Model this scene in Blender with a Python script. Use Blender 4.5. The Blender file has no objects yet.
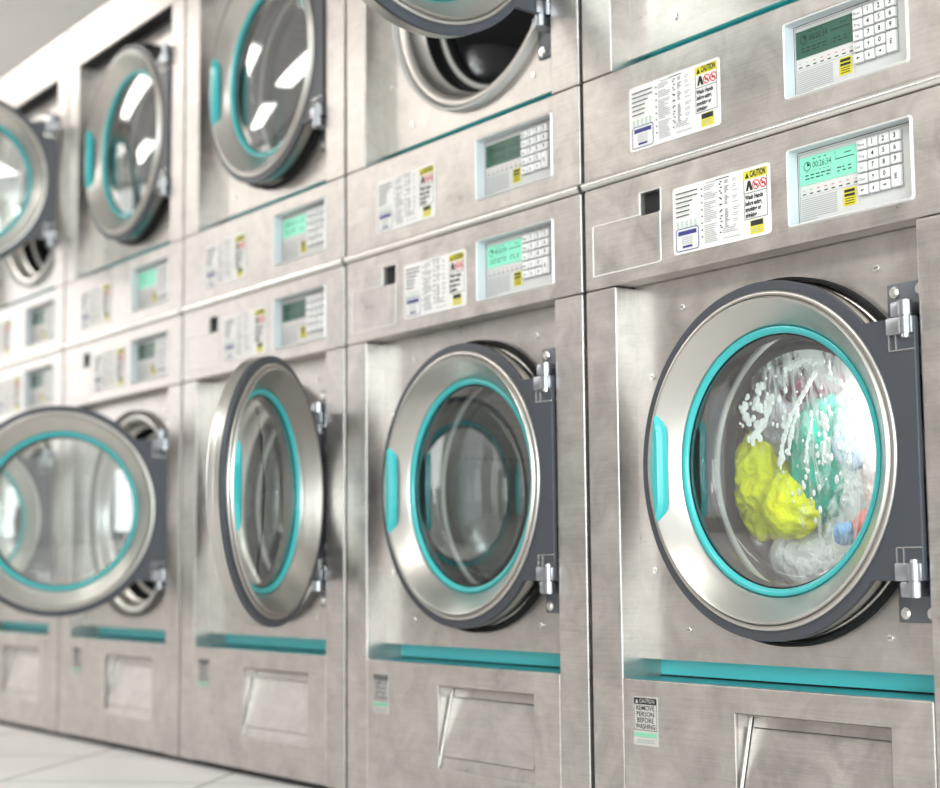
import bpy, bmesh, math, random
from mathutils import Vector, Matrix, noise
random.seed(7)
S = bpy.context.scene
COL = S.collection
PI = math.pi

# ------------------------------------------------------------------ materials
def new_mat(name):
    m = bpy.data.materials.new(name); m.use_nodes = True
    nt = m.node_tree
    return m, nt, nt.nodes['Principled BSDF']

def plain(name, col, rough=.5, metal=0., emit=None, es=0., spec=.5, coat=0.):
    m, nt, b = new_mat(name)
    b.inputs['Base Color'].default_value = (*col, 1)
    b.inputs['Roughness'].default_value = rough
    b.inputs['Metallic'].default_value = metal
    b.inputs['Specular IOR Level'].default_value = spec
    b.inputs['Coat Weight'].default_value = coat
    if emit:
        b.inputs['Emission Color'].default_value = (*emit, 1)
        b.inputs['Emission Strength'].default_value = es
    return m

def steel(name, col, rough=.36, var=.10, scale=7., aniso=0., bump=.02):
    """brushed, slightly stained stainless sheet"""
    m, nt, b = new_mat(name)
    N, L = nt.nodes, nt.links
    tc = N.new('ShaderNodeTexCoord'); oi = N.new('ShaderNodeObjectInfo')
    add = N.new('ShaderNodeVectorMath'); add.operation = 'ADD'
    L.new(tc.outputs['Object'], add.inputs[0])
    sc = N.new('ShaderNodeVectorMath'); sc.operation = 'SCALE'; sc.inputs['Scale'].default_value = 37.
    cv = N.new('ShaderNodeCombineXYZ'); L.new(oi.outputs['Random'], cv.inputs[0]); L.new(oi.outputs['Random'], cv.inputs[2])
    L.new(cv.outputs[0], sc.inputs[0]); L.new(sc.outputs[0], add.inputs[1])
    n1 = N.new('ShaderNodeTexNoise'); n1.inputs['Scale'].default_value = scale; n1.inputs['Detail'].default_value = 10; n1.inputs['Roughness'].default_value = .68; n1.inputs['Distortion'].default_value = .6
    L.new(add.outputs[0], n1.inputs['Vector'])
    mp = N.new('ShaderNodeMapping'); mp.inputs['Scale'].default_value = (4, 4, 160)
    L.new(add.outputs[0], mp.inputs['Vector'])
    n2 = N.new('ShaderNodeTexNoise'); n2.inputs['Scale'].default_value = 3.; n2.inputs['Detail'].default_value = 3
    L.new(mp.outputs[0], n2.inputs['Vector'])
    mx = N.new('ShaderNodeMath'); mx.operation = 'MULTIPLY_ADD'; mx.inputs[1].default_value = .75
    L.new(n1.outputs['Fac'], mx.inputs[0])
    m2 = N.new('ShaderNodeMath'); m2.operation = 'MULTIPLY'; m2.inputs[1].default_value = .25
    L.new(n2.outputs['Fac'], m2.inputs[0]); L.new(m2.outputs[0], mx.inputs[2])
    cr = N.new('ShaderNodeValToRGB')
    cr.color_ramp.elements[0].position = .3; cr.color_ramp.elements[1].position = .7
    cr.color_ramp.elements[0].color = (*[c * (1 - var) for c in col], 1)
    cr.color_ramp.elements[1].color = (*[min(1, c * (1 + var)) for c in col], 1)
    L.new(mx.outputs[0], cr.inputs[0]); L.new(cr.outputs[0], b.inputs['Base Color'])
    mr = N.new('ShaderNodeMapRange'); mr.inputs['To Min'].default_value = rough - .07; mr.inputs['To Max'].default_value = rough + .09
    mr.inputs['From Min'].default_value = .3; mr.inputs['From Max'].default_value = .7
    L.new(n1.outputs['Fac'], mr.inputs[0]); L.new(mr.outputs[0], b.inputs['Roughness'])
    b.inputs['Metallic'].default_value = .90
    b.inputs['Anisotropic'].default_value = aniso
    if bump:
        bp = N.new('ShaderNodeBump'); bp.inputs['Strength'].default_value = bump; bp.inputs['Distance'].default_value = .01
        L.new(mx.outputs[0], bp.inputs['Height']); L.new(bp.outputs[0], b.inputs['Normal'])
    return m

def clear(name, tint=(1, 1, 1), ior=1.9, rough=.02):
    """clear pane: see-through with a fresnel reflection"""
    m, nt, b = new_mat(name); N, L = nt.nodes, nt.links
    N.remove(b)
    out = [n for n in N if n.type == 'OUTPUT_MATERIAL'][0]
    t = N.new('ShaderNodeBsdfTransparent'); t.inputs[0].default_value = (*tint, 1)
    g = N.new('ShaderNodeBsdfGlossy'); g.inputs['Roughness'].default_value = rough; g.inputs[0].default_value = (1, 1, 1, 1)
    lw = N.new('ShaderNodeLayerWeight'); lw.inputs[0].default_value = .5
    pw = N.new('ShaderNodeMath'); pw.operation = 'POWER'; pw.inputs[1].default_value = 4.
    L.new(lw.outputs['Facing'], pw.inputs[0])
    f = N.new('ShaderNodeMath'); f.operation = 'MULTIPLY_ADD'; f.inputs[1].default_value = .8; f.inputs[2].default_value = ior
    L.new(pw.outputs[0], f.inputs[0])
    mx = N.new('ShaderNodeMixShader')
    L.new(f.outputs[0], mx.inputs[0]); L.new(t.outputs[0], mx.inputs[1]); L.new(g.outputs[0], mx.inputs[2])
    L.new(mx.outputs[0], out.inputs[0])
    return m

M = {}
M['steel'] = steel('brushed_steel', (.53, .495, .47), .34, .26, 15)
M['steel_back'] = steel('drum_front_steel', (.53, .50, .475), .33, .22, 13)
M['steel_ring'] = plain('polished_ring_steel', (.55, .53, .50), .31, 1.)
M['steel_bright'] = steel('bright_edge_steel', (.80, .78, .75), .22, .02, 5, bump=0)
M['chrome'] = plain('hinge_chrome', (.40, .415, .45), .33, 1.)
M['plate'] = plain('slate_grey_paint', (.048, .052, .064), .42)
M['hinge_plate'] = plain('dark_slate_metal', (.13, .14, .16), .4, .5)
M['teal'] = plain('turquoise_plastic', (.035, .40, .41), .28, coat=.4)
M['teal_metal'] = plain('turquoise_painted_metal', (.13, .93, .97), .4, coat=.2)
M['teal_shaded'] = plain('shaded_turquoise_metal', (.03, .26, .29), .3)  # turquoise metal darkened, paints the shade on the trough floor
M['rubber'] = plain('black_rubber', (.008, .008, .009), .65, spec=.25)
M['rubber_grey'] = plain('grey_rubber_seal', (.52, .51, .49), .5)
M['rubber_brown'] = plain('brown_grey_seal', (.16, .14, .13), .6)
M['dark'] = plain('dark_recess', (.006, .006, .007), .7)
M['gap'] = plain('dark_side_panel', (.03, .03, .03), .8)
M['white_plastic'] = plain('white_plastic', (.70, .69, .67), .38)
M['panel_face'] = plain('pale_panel_face', (.62, .61, .59), .45)
M['recess_wall'] = plain('blue_grey_plastic_wall', (.50, .54, .56), .4)
M['key'] = plain('key_plastic', (.76, .755, .74), .4)
M['ink'] = plain('black_ink', (.015, .015, .018), .6)
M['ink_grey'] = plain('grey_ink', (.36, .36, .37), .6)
M['ink_blue'] = plain('blue_ink', (.035, .035, .20), .6)
M['ink_red'] = plain('red_ink', (.65, .03, .04), .6)
M['ink_green'] = plain('pale_green_ink', (.22, .55, .36), .6)
M['paper'] = plain('white_sticker', (.74, .725, .70), .5)
M['paper_grey'] = plain('pale_grey_sticker', (.52, .50, .47), .5)
M['yellow'] = plain('yellow_sticker', (.66, .58, .02), .5)
M['lcd_on'] = plain('lit_mint_display', (.16, .40, .30), .3, emit=(.22, .80, .52), es=.55)
M['lcd_off'] = plain('dark_green_display', (.028, .10, .065), .3)
M['lcd_ink'] = plain('display_segments', (.01, .06, .045), .5)
M['lcd_ink_dark'] = plain('faint_display_segments', (.006, .028, .018), .5)
M['glass'] = clear('door_glass', (.97, 1., .99), .19, .012)
M['bowl'] = clear('bowl_glass', (.96, .99, .98), .05, .03)
M['groove'] = plain('groove_shadow_line', (.10, .095, .09), .7)

def drum_mat():
    m, nt, b = new_mat('perforated_drum_steel'); N, L = nt.nodes, nt.links
    tc = N.new('ShaderNodeTexCoord')
    v = N.new('ShaderNodeTexVoronoi'); v.inputs['Scale'].default_value = 60; v.inputs['Randomness'].default_value = .0
    L.new(tc.outputs['Object'], v.inputs['Vector'])
    c = N.new('ShaderNodeValToRGB'); c.color_ramp.interpolation = 'CONSTANT'
    c.color_ramp.elements[0].color = (.02, .02, .02, 1); c.color_ramp.elements[1].color = (.22, .22, .23, 1); c.color_ramp.elements[1].position = .22
    L.new(v.outputs['Distance'], c.inputs[0]); L.new(c.outputs[0], b.inputs['Base Color'])
    b.inputs['Metallic'].default_value = .8; b.inputs['Roughness'].default_value = .32
    return m
M['drum'] = drum_mat()
M['lifter'] = plain('lifter_steel', (.34, .34, .35), .32, .8)

# ------------------------------------------------------------------ mesh building
class MB:
    def __init__(s, *mats):
        s.v = []; s.f = []; s.mi = []; s.mats = list(mats) or ['steel']
    def idx(s, m):
        if m is None: return 0
        if m not in s.mats: s.mats.append(m)
        return s.mats.index(m)
    def add(s, vs, fs, m=None):
        o = len(s.v); k = s.idx(m)
        s.v += [tuple(p) for p in vs]
        for f in fs: s.f.append(tuple(i + o for i in f)); s.mi.append(k)
        return s
    def box(s, x0, x1, y0, y1, z0, z1, m=None):
        vs = [(x, y, z) for z in (z0, z1) for y in (y0, y1) for x in (x0, x1)]
        return s.add(vs, [(0, 2, 3, 1), (4, 5, 7, 6), (0, 1, 5, 4), (2, 6, 7, 3), (0, 4, 6, 2), (1, 3, 7, 5)], m)
    def rbox(s, x0, x1, y0, y1, z0, z1, r=.002, m=None, seg=2):
        bm = bmesh.new(); bmesh.ops.create_cube(bm, size=1)
        for v in bm.verts:
            v.co = Vector(((x0 + x1) / 2 + v.co.x * (x1 - x0), (y0 + y1) / 2 + v.co.y * (y1 - y0), (z0 + z1) / 2 + v.co.z * (z1 - z0)))
        bmesh.ops.bevel(bm, geom=bm.edges[:], offset=r, segments=seg, affect='EDGES', profile=.5)
        return s.bm(bm, m)
    def bm(s, bm, m=None):
        bm.verts.index_update()
        s.add([v.co.copy() for v in bm.verts], [[v.index for v in f.verts] for f in bm.faces], m); bm.free(); return s
    def quad(s, x0, x1, z0, z1, y, m=None):            # faces -y
        return s.add([(x0, y, z0), (x1, y, z0), (x1, y, z1), (x0, y, z1)], [(0, 1, 2, 3)], m)
    def poly(s, pts, y, m=None):                       # counter clockwise seen from the front (x right, z up)
        return s.add([(p[0], y, p[1]) for p in pts], [tuple(range(len(pts)))], m)
    def prism(s, pts, y0, y1, m=None):                 # front at y0 (towards the aisle), back at y1
        n = len(pts)
        vs = [(p[0], y0, p[1]) for p in pts] + [(p[0], y1, p[1]) for p in pts]
        fs = [tuple(range(n)), tuple(range(2 * n - 1, n - 1, -1))] + [((i + 1) % n, i, n + i, n + (i + 1) % n) for i in range(n)]
        return s.add(vs, fs, m)
    def lathe(s, prof, cx, cz, m=None, n=96, a0=0., a1=2 * PI):
        """profile of (r, y) turned about the y axis through (cx, cz); walk it so that the outside is on the left"""
        full = abs(a1 - a0 - 2 * PI) < 1e-6
        k = n if full else n + 1
        vs = []; fs = []
        for i in range(k):
            a = a0 + (a1 - a0) * i / n
            for r, y in prof: vs.append((cx + r * math.cos(a), y, cz + r * math.sin(a)))
        p = len(prof)
        for i in range(n):
            j = (i + 1) % k
            for q in range(p - 1):
                fs.append((i * p + q, j * p + q, j * p + q + 1, i * p + q + 1))
        return s.add(vs, fs, m)
    def cyl(s, c, r, h, axis='z', m=None, n=16, bev=0.):
        bm = bmesh.new(); bmesh.ops.create_cone(bm, cap_ends=True, segments=n, radius1=r, radius2=r, depth=h)
        if bev: bmesh.ops.bevel(bm, geom=[e for e in bm.edges if len(e.link_faces) == 2 and any(len(f.verts) > 4 for f in e.link_faces)], offset=bev, segments=2, affect='EDGES')
        if axis == 'y': bmesh.ops.rotate(bm, verts=bm.verts, matrix=Matrix.Rotation(PI / 2, 3, 'X'))
        if axis == 'x': bmesh.ops.rotate(bm, verts=bm.verts, matrix=Matrix.Rotation(PI / 2, 3, 'Y'))
        bmesh.ops.translate(bm, verts=bm.verts, vec=Vector(c)); return s.bm(bm, m)
    def text(s, body, x, z, y, size, m='ink', align='LEFT', squash=1., bold=0.):
        cu = bpy.data.curves.new('t', 'FONT'); cu.body = body; cu.size = size; cu.align_x = align; cu.align_y = 'CENTER'
        cu.resolution_u = 2; cu.offset = bold; cu.space_line = .95
        ob = bpy.data.objects.new('t', cu); COL.objects.link(ob)
        me = ob.to_mesh()
        s.add([(x + v.co.x * squash, y, z + v.co.y) for v in me.vertices], [tuple(p.vertices) for p in me.polygons], m)
        ob.to_mesh_clear(); bpy.data.objects.remove(ob); bpy.data.curves.remove(cu)
        return s
    def build(s, name, parent=None, off=(0, 0, 0), bevel=0., sharp=40.):
        me = bpy.data.meshes.new(name)
        me.from_pydata([(p[0] - off[0], p[1] - off[1], p[2] - off[2]) for p in s.v], [], s.f)
        for k in s.mats: me.materials.append(M[k])
        me.polygons.foreach_set('material_index', s.mi)
        me.polygons.foreach_set('use_smooth', [True] * len(s.f))
        me.update(); me.set_sharp_from_angle(angle=math.radians(sharp))
        o = bpy.data.objects.new(name, me); COL.objects.link(o)
        if parent: o.parent = parent
        if bevel:
            md = o.modifiers.new('bevel', 'BEVEL'); md.width = bevel; md.segments = 2; md.limit_method = 'ANGLE'; md.angle_limit = math.radians(50); md.harden_normals = True
        return o

def arc(cx, cz, r, a0, a1, n):
    return [(cx + r * math.cos(a0 + (a1 - a0) * i / n), cz + r * math.sin(a0 + (a1 - a0) * i / n)) for i in range(n + 1)]
def rrect(x0, x1, z0, z1, r, n=4):
    return arc(x0 + r, z0 + r, r, PI, 1.5 * PI, n) + arc(x1 - r, z0 + r, r, 1.5 * PI, 2 * PI, n) + arc(x1 - r, z1 - r, r, 0, .5 * PI, n) + arc(x0 + r, z1 - r, r, .5 * PI, PI, n)
def ring_poly(mb, outer, inner, y, m):                 # flat frame between two outlines of equal length
    n = len(outer)
    mb.add([(p[0], y, p[1]) for p in outer] + [(p[0], y, p[1]) for p in inner], [(i, (i + 1) % n, n + (i + 1) % n, n + i) for i in range(n)], m)
def plate_holes(mb, X0, X1, Z0, Z1, holes, y0, y1, m=None):
    """sheet with rectangular holes, front face at y0, welded so that it can be bevelled"""
    xs = sorted({X0, X1, *[h[0] for h in holes], *[h[1] for h in holes]}); zs = sorted({Z0, Z1, *[h[2] for h in holes], *[h[3] for h in holes]})
    def solid(i, j):
        if i < 0 or j < 0 or i >= len(xs) - 1 or j >= len(zs) - 1: return False
        cx, cz = (xs[i] + xs[i + 1]) / 2, (zs[j] + zs[j + 1]) / 2
        return not any(h[0] < cx < h[1] and h[2] < cz < h[3] for h in holes)
    bm = bmesh.new(); cache = {}
    def V(x, y, z):
        k = (x, y, z)
        if k not in cache: cache[k] = bm.verts.new(k)
        return cache[k]
    for i in range(len(xs) - 1):
        for j in range(len(zs) - 1):
            if not solid(i, j): continue
            a, b, c, d = xs[i], xs[i + 1], zs[j], zs[j + 1]
            bm.faces.new([V(a, y0, c), V(b, y0, c), V(b, y0, d), V(a, y0, d)])
            bm.faces.new([V(a, y1, d), V(b, y1, d), V(b, y1, c), V(a, y1, c)])
            if not solid(i - 1, j): bm.faces.new([V(a, y0, c), V(a, y0, d), V(a, y1, d), V(a, y1, c)])
            if not solid(i + 1, j): bm.faces.new([V(b, y0, d), V(b, y0, c), V(b, y1, c), V(b, y1, d)])
            if not solid(i, j - 1): bm.faces.new([V(b, y0, c), V(a, y0, c), V(a, y1, c), V(b, y1, c)])
            if not solid(i, j + 1): bm.faces.new([V(a, y0, d), V(b, y0, d), V(b, y1, d), V(a, y1, d)])
    mb.bm(bm, m)

def top(o, label, cat, group=None, kind=None):
    o['label'] = label; o['category'] = cat
    if group: o['group'] = group
    if kind: o['kind'] = kind
    return o
def struct(o): o['kind'] = 'structure'; return o
def empty(name, loc):
    o = bpy.data.objects.new(name, None); COL.objects.link(o); o.location = loc; o.empty_display_size = .1; return o
def copy_tree(o, parent=None):
    c = o.copy(); COL.objects.link(c); c.parent = parent
    for ch in list(o.children): copy_tree(ch, c)
    return c

# ------------------------------------------------------------------ machine dimensions
W = .8                       # column pitch
FX0, FX1 = .083, .717        # door recess, left and right
PANEL_Y = .0445              # drum front plate
CX = .4215                   # door axis
HINGE = (.695, 0.)
ROOT = (.4, .38)

# ---- sticker with the operating instructions
def instruction_sticker(root, x0, z0, off):
    mb = MB('paper'); w, h = .2168, .1105
    y = -.0012
    mb.prism(rrect(x0, x0 + w, z0, z0 + h, .006), y, -.0002, 'paper')
    X = lambda f: x0 + w * f
    Z = lambda f: z0 + h * (1 - f)
    yy = y - .0004
    rnd = random.Random(3)
    for i, ln in enumerate((.235, .235, .18, .15, .15, .14)):
        zz = Z(.10 + i * .068)
        mb.quad(X(.035), X(.035 + ln), zz - .0010, zz + .0010, yy, 'ink')
        mb.quad(X(.035), X(.035 + ln * .8), zz - .0032, zz - .0026, yy, 'ink_grey')
    for i in range(5):
        for j in range(4):
            zz = Z(.53 + j * .026); mb.quad(X(.04 + i * .047), X(.066 + i * .047), zz - .0007, zz + .0007, yy, 'ink_grey' if (i + j) % 2 else 'ink_green')
    o = rrect(X(.03), X(.275), Z(.965), Z(.625), .005); i_ = rrect(X(.037), X(.268), Z(.952), Z(.638), .004)
    ring_poly(mb, o, i_, yy, 'ink_blue')
    mb.quad(X(.055), X(.25), Z(.73), Z(.665), yy, 'ink_blue')
    for j in range(4):
        zz = Z(.765 + j * .03); mb.quad(X(.09), X(.21), zz - .0006, zz + .0006, yy, 'ink_grey')
    mb.quad(X(.10), X(.205), Z(.92), Z(.885), yy, 'ink_blue')
    for ci, (a, b) in enumerate(((.315, .475), (.505, .70))):
        for j in range(31):
            if rnd.random() < .16: continue
            zz = Z(.09 + j * .0275)
            if ci == 0 or j > 24:
                l = a + (b - a) * rnd.uniform(.55, 1.)
                mb.quad(X(a + .02), X(l), zz - .0007, zz + .0007, yy, 'ink_grey')
            else:
                if j % 3 == 0: mb.quad(X(a), X(a + .02), zz - .0010, zz + .0010, yy, 'ink'); 
                mb.quad(X(a + .045), X(a + .045 + rnd.uniform(.02, .045)), zz - .0013, zz + .0012, yy, 'ink_grey')
                if j % 3 != 2: mb.quad(X(a + .125), X(a + .125 + rnd.uniform(.03, .07)), zz - .0007, zz + .0005, yy, 'ink_grey')
        for j in range(8):
            zz = Z(.12 + j * .1); mb.quad(X(a - .01), X(a + .006), zz - .0011, zz + .0011, yy, 'ink')
    mb.quad(X(.36), X(.46), Z(.058), Z(.045), yy, 'ink_grey'); mb.quad(X(.46), X(.60), Z(.05), Z(.037), yy, 'ink')
    # caution block at the right
    mb.quad(X(.742), X(.975), Z(.165), Z(.045), yy, 'yellow')
    mb.poly([(X(.76), Z(.15)), (X(.80), Z(.15)), (X(.78), Z(.065))], yy - .0002, 'ink')
    mb.text('CAUTION', X(.808), Z(.105), yy - .0002, .0135, 'ink', squash=.54, bold=.0006)
    mb.poly([(X(.765), Z(.33)), (X(.785), Z(.33)), (X(.797), Z(.27)), (X(.81), Z(.33)), (X(.835), Z(.33)), (X(.81), Z(.19)), (X(.785), Z(.19))], yy, 'ink')
    for cx_ in (.865, .937):
        pr = arc(X(cx_), Z(.262), .0078, 0, 2 * PI, 20)[:-1]; pi_ = arc(X(cx_), Z(.262), .0060, 0, 2 * PI, 20)[:-1]
        ring_poly(mb, pr, pi_, yy, 'ink_red')
        c = (X(cx_), Z(.262)); d = .0055
        mb.poly([(c[0] - d - .0008, c[1] + d - .0008), (c[0] + d - .0008, c[1] - d - .0008), (c[0] + d + .0008, c[1] - d + .0008), (c[0] - d + .0008, c[1] + d + .0008)], yy - .0001, 'ink_red')
        mb.quad(c[0] - .0038, c[0] + .0036, c[1] - .0015, c[1] + .0008, yy, 'ink')
    t = .0009
    mb.quad(X(.745), X(.972), Z(.365), Z(.365) + t, yy, 'ink'); mb.quad(X(.745), X(.972), Z(.735), Z(.735) + t, yy, 'ink')
    mb.quad(X(.745), X(.745) + t, Z(.735), Z(.165), yy, 'ink'); mb.quad(X(.972) - t, X(.972), Z(.735), Z(.165), yy, 'ink')
    for j, ln in enumerate(('Wash Hands', 'before eating,', 'smoking or', 'drinking')):
        mb.text(ln, X(.757), Z(.425 + j * .085), yy, .0098, 'ink', squash=.74 if j != 1 else .64, bold=.0004)
    mb.quad(X(.80), X(.93), Z(.955), Z(.76), yy, 'yellow'); mb.quad(X(.805), X(.925), Z(.84), Z(.765), yy - .0001, 'ink')
    for j in range(3):
        zz = Z(.87 + j * .026); mb.quad(X(.815), X(.91), zz - .0005, zz + .0004, yy - .0001, 'ink_grey')
    mb.build('instruction_sticker', root, off)

# ---- control unit: bezel, display, keys
def display(lit, parent, x0, z0, off):
    base, ink = ('lcd_on', 'lcd_ink') if lit else ('lcd_off', 'lcd_ink_dark')
    mb = MB(base); y = .0175
    a, b, c, d = x0 + .0085, x0 + .118, z0 + .0645, z0 + .1064
    mb.box(a, b, y, .0195, c, d, base); yy = y - .0003
    w, h = b - a, d - c
    X = lambda f: a + w * f
    Z = lambda f: c + h * f
    ring_poly(mb, arc(X(.14), Z(.66), .0072, 0, 2 * PI, 20)[:-1], arc(X(.14), Z(.66), .0060, 0, 2 * PI, 20)[:-1], yy, ink)
    mb.poly([(X(.14), Z(.66))] + arc(X(.14), Z(.66), .0052, 0, .55 * PI, 6), yy - .0001, ink)
    mb.text('00:26:34', X(.235), Z(.66), yy, .0135, ink, squash=.80)
    mb.quad(X(.64), X(.97), Z(.63), Z(.665), yy, ink); mb.quad(X(.64), X(.645), Z(.63), Z(.92), yy, ink)
    mb.quad(X(.55), X(.555), Z(.12), Z(.42), yy, ink)
    rnd = random.Random(5)
    for j in range(2):
        for k in range(9):
            if k == 5: continue
            mb.quad(X(.1 + k * .095), X(.1 + k * .095 + rnd.uniform(.03, .08)), Z(.30 - j * .12), Z(.345 - j * .12), yy, ink)
    for k in range(3): mb.quad(X(.24 + k * .1), X(.29 + k * .1), Z(.87), Z(.90), yy, ink)
    mb.quad(X(.8), X(.92), Z(.79), Z(.82), yy, ink)
    for k in range(6): mb.quad(X(.12 + k * .075), X(.165 + k * .075), Z(.45), Z(.465), yy, ink)
    return mb.build('display_screen', parent, off)

KEYS = [['Mode', '1', '2', '3'], ['Prog', '4', '5', '6'], ['Set', '7', '8', '9'], ['Clear', '\u2191', '0', 'E'], ['\u2190', '\u2193', '\u2192']]
def arrow(mb, ch, x, z, y):
    r = .0030
    pts = {'\u2191': ((0, 1), (1, 0)), '\u2193': ((0, -1), (1, 0)), '\u2190': ((-1, 0), (0, 1)), '\u2192': ((1, 0), (0, 1))}[ch]
    (dx, dz), (nx, nz) = pts
    tri = [(x + dx * r * 1.2, z + dz * r * 1.2), (x + nx * r * .8, z + nz * r * .8), (x - nx * r * .8, z - nz * r * .8)]
    if (tri[1][0] - tri[0][0]) * (tri[2][1] - tri[0][1]) - (tri[1][1] - tri[0][1]) * (tri[2][0] - tri[0][0]) < 0: tri.reverse()
    mb.poly(tri, y, 'ink')
    x0, x1 = sorted((x - dx * r * 1.2 - nx * .0006, x + nx * .0006)); z0, z1 = sorted((z - dz * r * 1.2 - nz * .0006, z + nz * .0006))
    mb.quad(x0, x1, z0, z1, y, 'ink')

def control_unit(root, x0, z0, lit, off):
    w, h = .2345, .1195
    fx, fz = x0, z0
    mb = MB('white_plastic')
    # raised rim, recess walls, face
    o = rrect(x0 - .0008, x0 + w + .0008, z0 - .0008, z0 + h + .0008, .0065); i_ = rrect(x0 + .0030, x0 + w - .0030, z0 + .0030, z0 + h - .0030, .004)
    n = len(o)
    mid = rrect(x0 + .0012, x0 + w - .0012, z0 + .0012, z0 + h - .0012, .0055)
    vs = [(p[0], .001, p[1]) for p in o] + [(p[0], -.0035, p[1]) for p in mid] + [(p[0], -.002, p[1]) for p in i_] + [(p[0], .019, p[1]) for p in i_]
    fs = []
    for k in range(3):
        for i in range(n): j = (i + 1) % n; fs.append((k * n + i, k * n + j, (k + 1) * n + j, (k + 1) * n + i))
    mb.add(vs[:3 * n], fs[:2 * n], 'white_plastic'); mb.add(vs[2 * n:], [tuple(i - 2 * n for i in f) for f in fs[2 * n:]], 'recess_wall')
    mb.poly(i_, .019, 'panel_face')
    y = .0186
    # engraved border lines and text rows
    for k, e in enumerate((.0030, .0062)):
        ring_poly(mb, rrect(x0 + e, x0 + w - e, z0 + e, z0 + h - e, .003), rrect(x0 + e + .0011, x0 + w - e - .0011, z0 + e + .0011, z0 + h - e - .0011, .0025), y, 'ink_grey' if k else 'groove')
    mb.quad(x0 + .1205, x0 + .1212, z0 + .016, z0 + .112, y, 'ink_grey')
    mb.quad(x0 + .006, x0 + .1205, z0 + .0465, z0 + .0471, y, 'ink_grey')
    for k in range(8):
        xx = x0 + .012 + k * .0142
        mb.quad(xx, xx + .0055, z0 + .0560, z0 + .0571, y, 'ink_red' if 1 < k < 7 else 'ink_grey'); mb.quad(xx, xx + .007, z0 + .0498, z0 + .0515, y, 'ink')
    for j in range(11):
        zz = z0 + .043 - j * .0031
        mb.quad(x0 + .009, x0 + .009 + (.070 if j < 10 else .03), zz - .0007, zz + .0005, y, 'ink_grey')
    # soft shadowless tray lip under the display
    bez = mb.build('control_unit', root, off)
    display(lit, bez, x0, z0, off)
    mb = MB('yellow'); a, b, c, d = x0 + .0915, x0 + .115, z0 + .0185, z0 + .0445
    mb.prism(rrect(a, b, c, d, .0015, 2), .0182, .0192, 'yellow')
    mb.quad(a + .002, b - .002, d - .0065, d - .002, .0180, 'ink'); mb.quad(a + .002, b - .002, d - .0125, d - .0085, .0180, 'ink')
    for j in range(3): mb.quad(a + .003, b - .003, c + .0025 + j * .0036, c + .0039 + j * .0036, .0180, 'ink')
    mb.build('warning_label', bez, off)
    kx, kz, pw, ph = x0 + .1235, z0 + .1085, .0203, .0168
    for r, row in enumerate(KEYS):
        for c, ch in enumerate(row):
            a = kx + c * pw; zt = kz - r * ph; hh = ph - .0028
            zb = zt - hh - (ph if ch == 'E' else 0)
            mb = MB('key'); mb.rbox(a, a + pw - .0034, .0125, .0186, zb + .0004, zt, .0010, 'key'); mb.box(a + .0006, a + pw - .0022, .0170, .0192, zb - .0008, zt - .0008, 'ink_grey')  # grey box set right and down paints a shadow under each key
            cxk, czk = a + (pw - .003) / 2, (zt + zb) / 2
            if ch in '\u2191\u2193\u2190\u2192': arrow(mb, ch, cxk, czk, .0123)
            elif len(ch) > 1: mb.text(ch, cxk, czk - .001, .0123, .0066, 'ink', 'CENTER', .85)
            else: mb.text(ch, cxk, czk, .0123, .0105, 'ink', 'CENTER', .9, bold=.0003)
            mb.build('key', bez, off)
    return bez

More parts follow.
